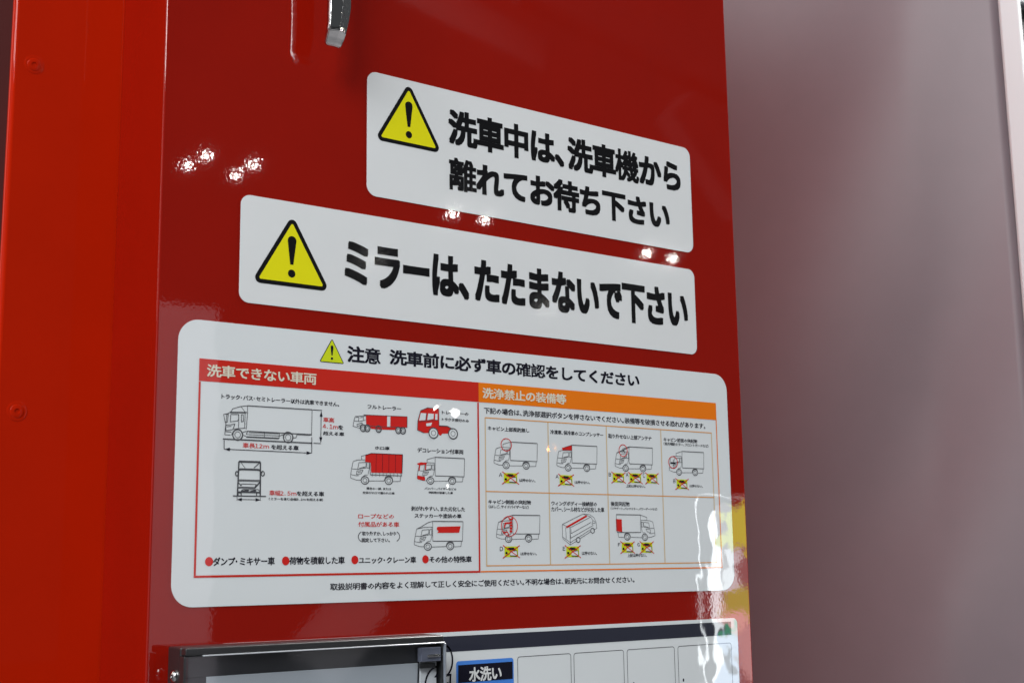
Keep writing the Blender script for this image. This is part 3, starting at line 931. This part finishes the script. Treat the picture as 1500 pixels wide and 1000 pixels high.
# ------------------------------------------------------------------ mauve-grey panel behind on the right
WALLMAT = coated('satin_mauve_laminate', (.205, .185, .205), .5, 0, .30, (), spec=.6, metallic=0, mottle=.02)
wall = thing('backdrop_board', 'tall mauve-grey satin board with white edge standing behind the cabinet', 'backdrop', (2.25, 1.15, 0))
PR = Vector((2.558, .616, 0))                     # foot of the panel's right edge
TD, ND = Vector((.5, -.866, 0)), Vector((-.866, -.5, 0))
def on_wall(s_, n__, z_): return PR + TD * s_ + ND * n__ + Vector((0, 0, z_))
b = bmesh.new()
NX, NZ = 60, 80
gv = []
for i in range(NX + 1):
    row = []
    for j in range(NZ + 1):
        s_ = -1.25 + 1.25 * i / NX
        z_ = .02 + 3.9 * j / NZ
        # shallow slanting ripples as in a loosely stretched sheet
        a_ = s_ * .82 - (z_ - 1.8) * .50
        r_ = .024 * math.sin(a_ * 8.0 + .7 * math.sin(z_ * 2.1)) + .0015 * math.sin(a_ * 19 + 1.0) + .006 * math.sin((s_ + z_ * .2) * 6.2 + 2)
        row.append(b.verts.new(on_wall(s_, r_ * min(1, -s_ * 5), z_)))
    gv.append(row)
for i in range(NX):
    for j in range(NZ): b.faces.new((gv[i][j], gv[i + 1][j], gv[i + 1][j + 1], gv[i][j + 1]))
bmesh.ops.recalc_face_normals(b, faces=b.faces)
me = bpy.data.meshes.new('panel_face'); b.to_mesh(me); b.free()
for p in me.polygons: p.use_smooth = True
o = link('panel_face', me, WALLMAT, wall)
sm_ = o.modifiers.new('thickness', 'SOLIDIFY'); sm_.thickness = .012; sm_.offset = 0
b = bmesh.new()
tw = .046
cs = [(.001, .016), (.005, .020), (tw - .005, .020), (tw, .015), (tw, -.03), (.001, -.03)]
lo = [b.verts.new(on_wall(u, v, .02)) for u, v in cs]
hi = [b.verts.new(on_wall(u, v, 3.93)) for u, v in cs]
b.faces.new(lo); b.faces.new(hi[::-1])
for k in range(6): b.faces.new((lo[k], lo[(k + 1) % 6], hi[(k + 1) % 6], hi[k]))
bm_obj('edge_trim', b, coated('white_trim', (.62, .67, .68), .55, .1, .3), wall, 'white vertical edge trim')
dk = thing('dark_equipment', 'black equipment frame glimpsed at the far right behind the white trim', 'equipment', (3.5, 1.1, 0))
ex0 = 3.10
bm_obj('frame', box_bm(ex0, ex0 + .9, .95, 1.2, 0, 4.2, .01, 2), coated('black_steel', (.01, .011, .013), .5, .3, .2), dk)
FIN = coated('grey_steel', (.09, .1, .11), .4, .3, .2)
for q in range(9):
    bm_obj('vent_fin', box_bm(ex0 + .02, ex0 + .8, .92, .9492, 1.9 + q * .22, 2.0 + q * .22, .006, 2), FIN, dk)

# ------------------------------------------------------------------ the hall that the gloss mirrors: lamps and a bright stand
LAMP = glow('lamp_glow', (1, .95, .88), 150)
HOUSE = coated('lamp_housing', (.2, .2, .2), .4, 0)
def hall_lamp(p, dist, r, label, mat=None):
    v = Vector((p[0], -DIST * 1000, p[1])).normalized()   # mirror direction from the panel into the hall
    pos = Vector((0, DIST, EYE)) + v * dist
    t = thing('hall_lamp', label, 'lamp', pos, group='high bay lamps of the hall')
    b = bmesh.new()
    bmesh.ops.create_icosphere(b, subdivisions=2, radius=r)
    bmesh.ops.scale(b, vec=(1, 1, .7), verts=b.verts)
    bmesh.ops.translate(b, vec=pos, verts=b.verts)
    bm_obj('lamp_globe', b, mat or LAMP, t, smooth=True)
    b = bmesh.new()
    bmesh.ops.create_cone(b, cap_ends=True, segments=20, radius1=r * 1.9, radius2=r * .7, depth=r * 1.5)
    bmesh.ops.translate(b, vec=pos + Vector((0, 0, r * 1.55)), verts=b.verts)
    bm_obj('lamp_housing', b, HOUSE, t)
LS = ['hall lamp mirrored on the red paint near the left edge, %s of the four sparkles' % w for w in ('highest', 'leftmost', 'rightmost', 'lowest')] + [
    'hall lamp mirrored in the gap between the two upper stickers, %s' % w for w in ('left of the middle pair', 'right of the middle pair', 'left of the right-hand pair', 'rightmost sparkle')] + [
    'hall lamp mirrored in the instruction sticker over the red tractor drawing, %s one' % w for w in ('larger left', 'smaller right')] + [
    'hall lamp mirrored in the long sticker, dim glare over its first black letter', 'hall lamp mirrored in the long sticker, dim glare under the middle letters',
    'hall lamp mirrored in the instruction sticker between the two lower truck drawings', 'hall lamp mirrored as one small glint on the orange-red panel at the left']
for lb, (p, r) in zip(LS, (((411.0,325.3), .045), ((395.2,314.7), .04), ((452.0,325.2), .045), ((437.2,314.0), .04), ((648.7,313.4), .04), ((684.4,313.6), .035), ((886.3,308.8), .04), ((921.2,306.9), .035), ((630.7,134.1), .032), ((650.9,132.3), .024), ((564.6,259.6), .022), ((754.6,237.8), .022), ((638.9,68.4), .03), (((376.9,177.6)[0] * 951.6 / 1051.6, (376.9,177.6)[1] * 951.6 / 1051.6), .018))):
    hall_lamp(p, 11.0, r * .62, lb)

hall_lamp((756.3,107.1), 11.0, .022, 'orange lamp mirrored in the instruction sticker between the first two cells', glow('orange_lamp', (1, .35, .08), 70))

SY = 4000.0 + 951.6
def B(p, dy=0):
    k = (SY + dy) / 951.6
    return (p[0] * k / 1000, EYE + p[1] * k / 1000)
YB = -4.0
st = thing('bright_stand', 'brightly lit white exhibition stand with coloured poster, mirrored at the cabinet edge', 'stand', (5.6, YB, 0))
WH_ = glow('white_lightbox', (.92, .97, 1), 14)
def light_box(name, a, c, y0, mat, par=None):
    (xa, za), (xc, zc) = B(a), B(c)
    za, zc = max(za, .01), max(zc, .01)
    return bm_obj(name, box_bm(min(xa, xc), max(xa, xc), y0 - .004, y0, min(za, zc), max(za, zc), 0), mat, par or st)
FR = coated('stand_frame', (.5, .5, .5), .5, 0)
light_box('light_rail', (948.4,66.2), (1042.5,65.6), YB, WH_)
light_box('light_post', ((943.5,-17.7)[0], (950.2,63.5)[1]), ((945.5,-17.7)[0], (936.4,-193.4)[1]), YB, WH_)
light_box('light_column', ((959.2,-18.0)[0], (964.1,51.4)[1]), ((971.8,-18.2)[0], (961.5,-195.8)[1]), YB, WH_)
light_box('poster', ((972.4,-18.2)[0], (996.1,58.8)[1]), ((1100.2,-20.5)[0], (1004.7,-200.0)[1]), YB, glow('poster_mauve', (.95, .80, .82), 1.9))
def blob(pts, mat, dy, jag=.05):
    pts = [B(p) for p in pts]
    out = []
    for i in range(len(pts)):
        a, b_ = Vector(pts[i]), Vector(pts[(i + 1) % len(pts)])
        for k in range(4):
            q = a.lerp(b_, k / 4)
            out.append((q.x + random.uniform(-jag, jag), max(.02, q.y + random.uniform(-jag, jag))))
    b = bmesh.new()
    f = [b.verts.new((x, YB + dy, z)) for x, z in out]
    k_ = [b.verts.new((x, YB + dy - .003, z)) for x, z in out]
    b.faces.new(f); b.faces.new(k_[::-1])
    for i in range(len(f)): b.faces.new((f[i], k_[i], k_[(i + 1) % len(f)], f[(i + 1) % len(f)]))
    bm_obj('poster_patch', b, mat, st)
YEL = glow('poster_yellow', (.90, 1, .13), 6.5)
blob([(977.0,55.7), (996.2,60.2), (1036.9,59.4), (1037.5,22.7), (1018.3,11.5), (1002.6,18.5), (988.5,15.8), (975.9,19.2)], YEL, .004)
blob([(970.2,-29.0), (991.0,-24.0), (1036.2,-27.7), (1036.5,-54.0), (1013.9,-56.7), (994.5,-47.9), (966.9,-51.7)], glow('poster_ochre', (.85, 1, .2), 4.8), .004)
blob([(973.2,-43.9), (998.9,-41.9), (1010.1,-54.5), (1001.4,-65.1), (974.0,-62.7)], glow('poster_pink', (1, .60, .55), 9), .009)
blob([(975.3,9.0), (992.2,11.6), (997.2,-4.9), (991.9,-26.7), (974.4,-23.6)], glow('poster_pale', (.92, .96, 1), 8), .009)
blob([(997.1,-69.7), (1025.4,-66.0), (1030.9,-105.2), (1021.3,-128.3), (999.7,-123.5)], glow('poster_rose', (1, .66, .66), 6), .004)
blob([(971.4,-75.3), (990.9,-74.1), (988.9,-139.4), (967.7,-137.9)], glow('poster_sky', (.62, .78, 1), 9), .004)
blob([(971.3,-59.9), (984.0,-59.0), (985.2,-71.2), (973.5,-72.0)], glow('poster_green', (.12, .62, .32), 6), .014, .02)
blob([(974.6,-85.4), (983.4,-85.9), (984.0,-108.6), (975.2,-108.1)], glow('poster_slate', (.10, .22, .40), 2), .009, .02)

# unseen pale board, added to mirror as a patch at the left
BOARD_MAT = coated('board_white', (.62, .58, .64), .6, 0)
for a, c, dy, lab in [((366.0,203.0), (424.7,-230.1), 900, 'added pale board mirrored at the left of the cabinet')]:
    (xa, za), (xc, zc) = B(a, dy), B(c, dy)
    o = bm_obj('mirrored_board', box_bm(xa, xc, YB - dy / 1000 - .06, YB - dy / 1000, .0, za, .005, 2), BOARD_MAT)
    props(o, lab, 'mirrored_board')

props(bm_obj('added_wall', box_bm(-5.2, -5.0, -9, 1.0, .0, 7.0, 0), coated('pale_added_wall', (.40, .39, .41), .8, 0)), kind='structure')  # unseen wall, added to give the mauve board something pale to mirror


# added unseen bars, placed to mirror as faint slanting bands in the gloss
BAR_MAT = coated('bar_grey', (.34, .34, .36), .7, 0)
def mirrored_bar(a, c, w, lab):
    (xa, za), (xc, zc) = B(a, 400), B(c, 400)
    d_ = Vector((xc - xa, 0, zc - za)); n_v = Vector((-d_.z, 0, d_.x)).normalized() * w / 2
    b = bmesh.new()
    q = []
    for y_ in (YB - .4, YB - .55):
        q.append([b.verts.new(Vector((x_, y_, z_)) + s_ * n_v) for x_, z_, s_ in ((xa, za, 1), (xc, zc, 1), (xc, zc, -1), (xa, za, -1))])
    b.faces.new(q[0]); b.faces.new(q[1][::-1])
    for k in range(4): b.faces.new((q[0][k], q[1][k], q[1][(k + 1) % 4], q[0][(k + 1) % 4]))
    o = bm_obj('added_bar', b, BAR_MAT)
    props(o, lab, 'mirrored_bar', 'added bars mirrored in the gloss')
mirrored_bar((745.5,572.8), (1051.6,526.5), .28, 'added pale bar mirrored as a faint band at the upper right of the red panel')
mirrored_bar((546.0,531.3), (760.6,491.5), .20, 'added pale bar mirrored as a faint band right of the chrome handle')
mirrored_bar((944.4,480.5), (1042.4,383.7), .25, 'short added bar mirrored at the right edge of the red panel')
mirrored_bar((509.8,-81.6), (569.1,-22.0), .22, 'short added pale bar mirrored as a slanting patch just above the display box')
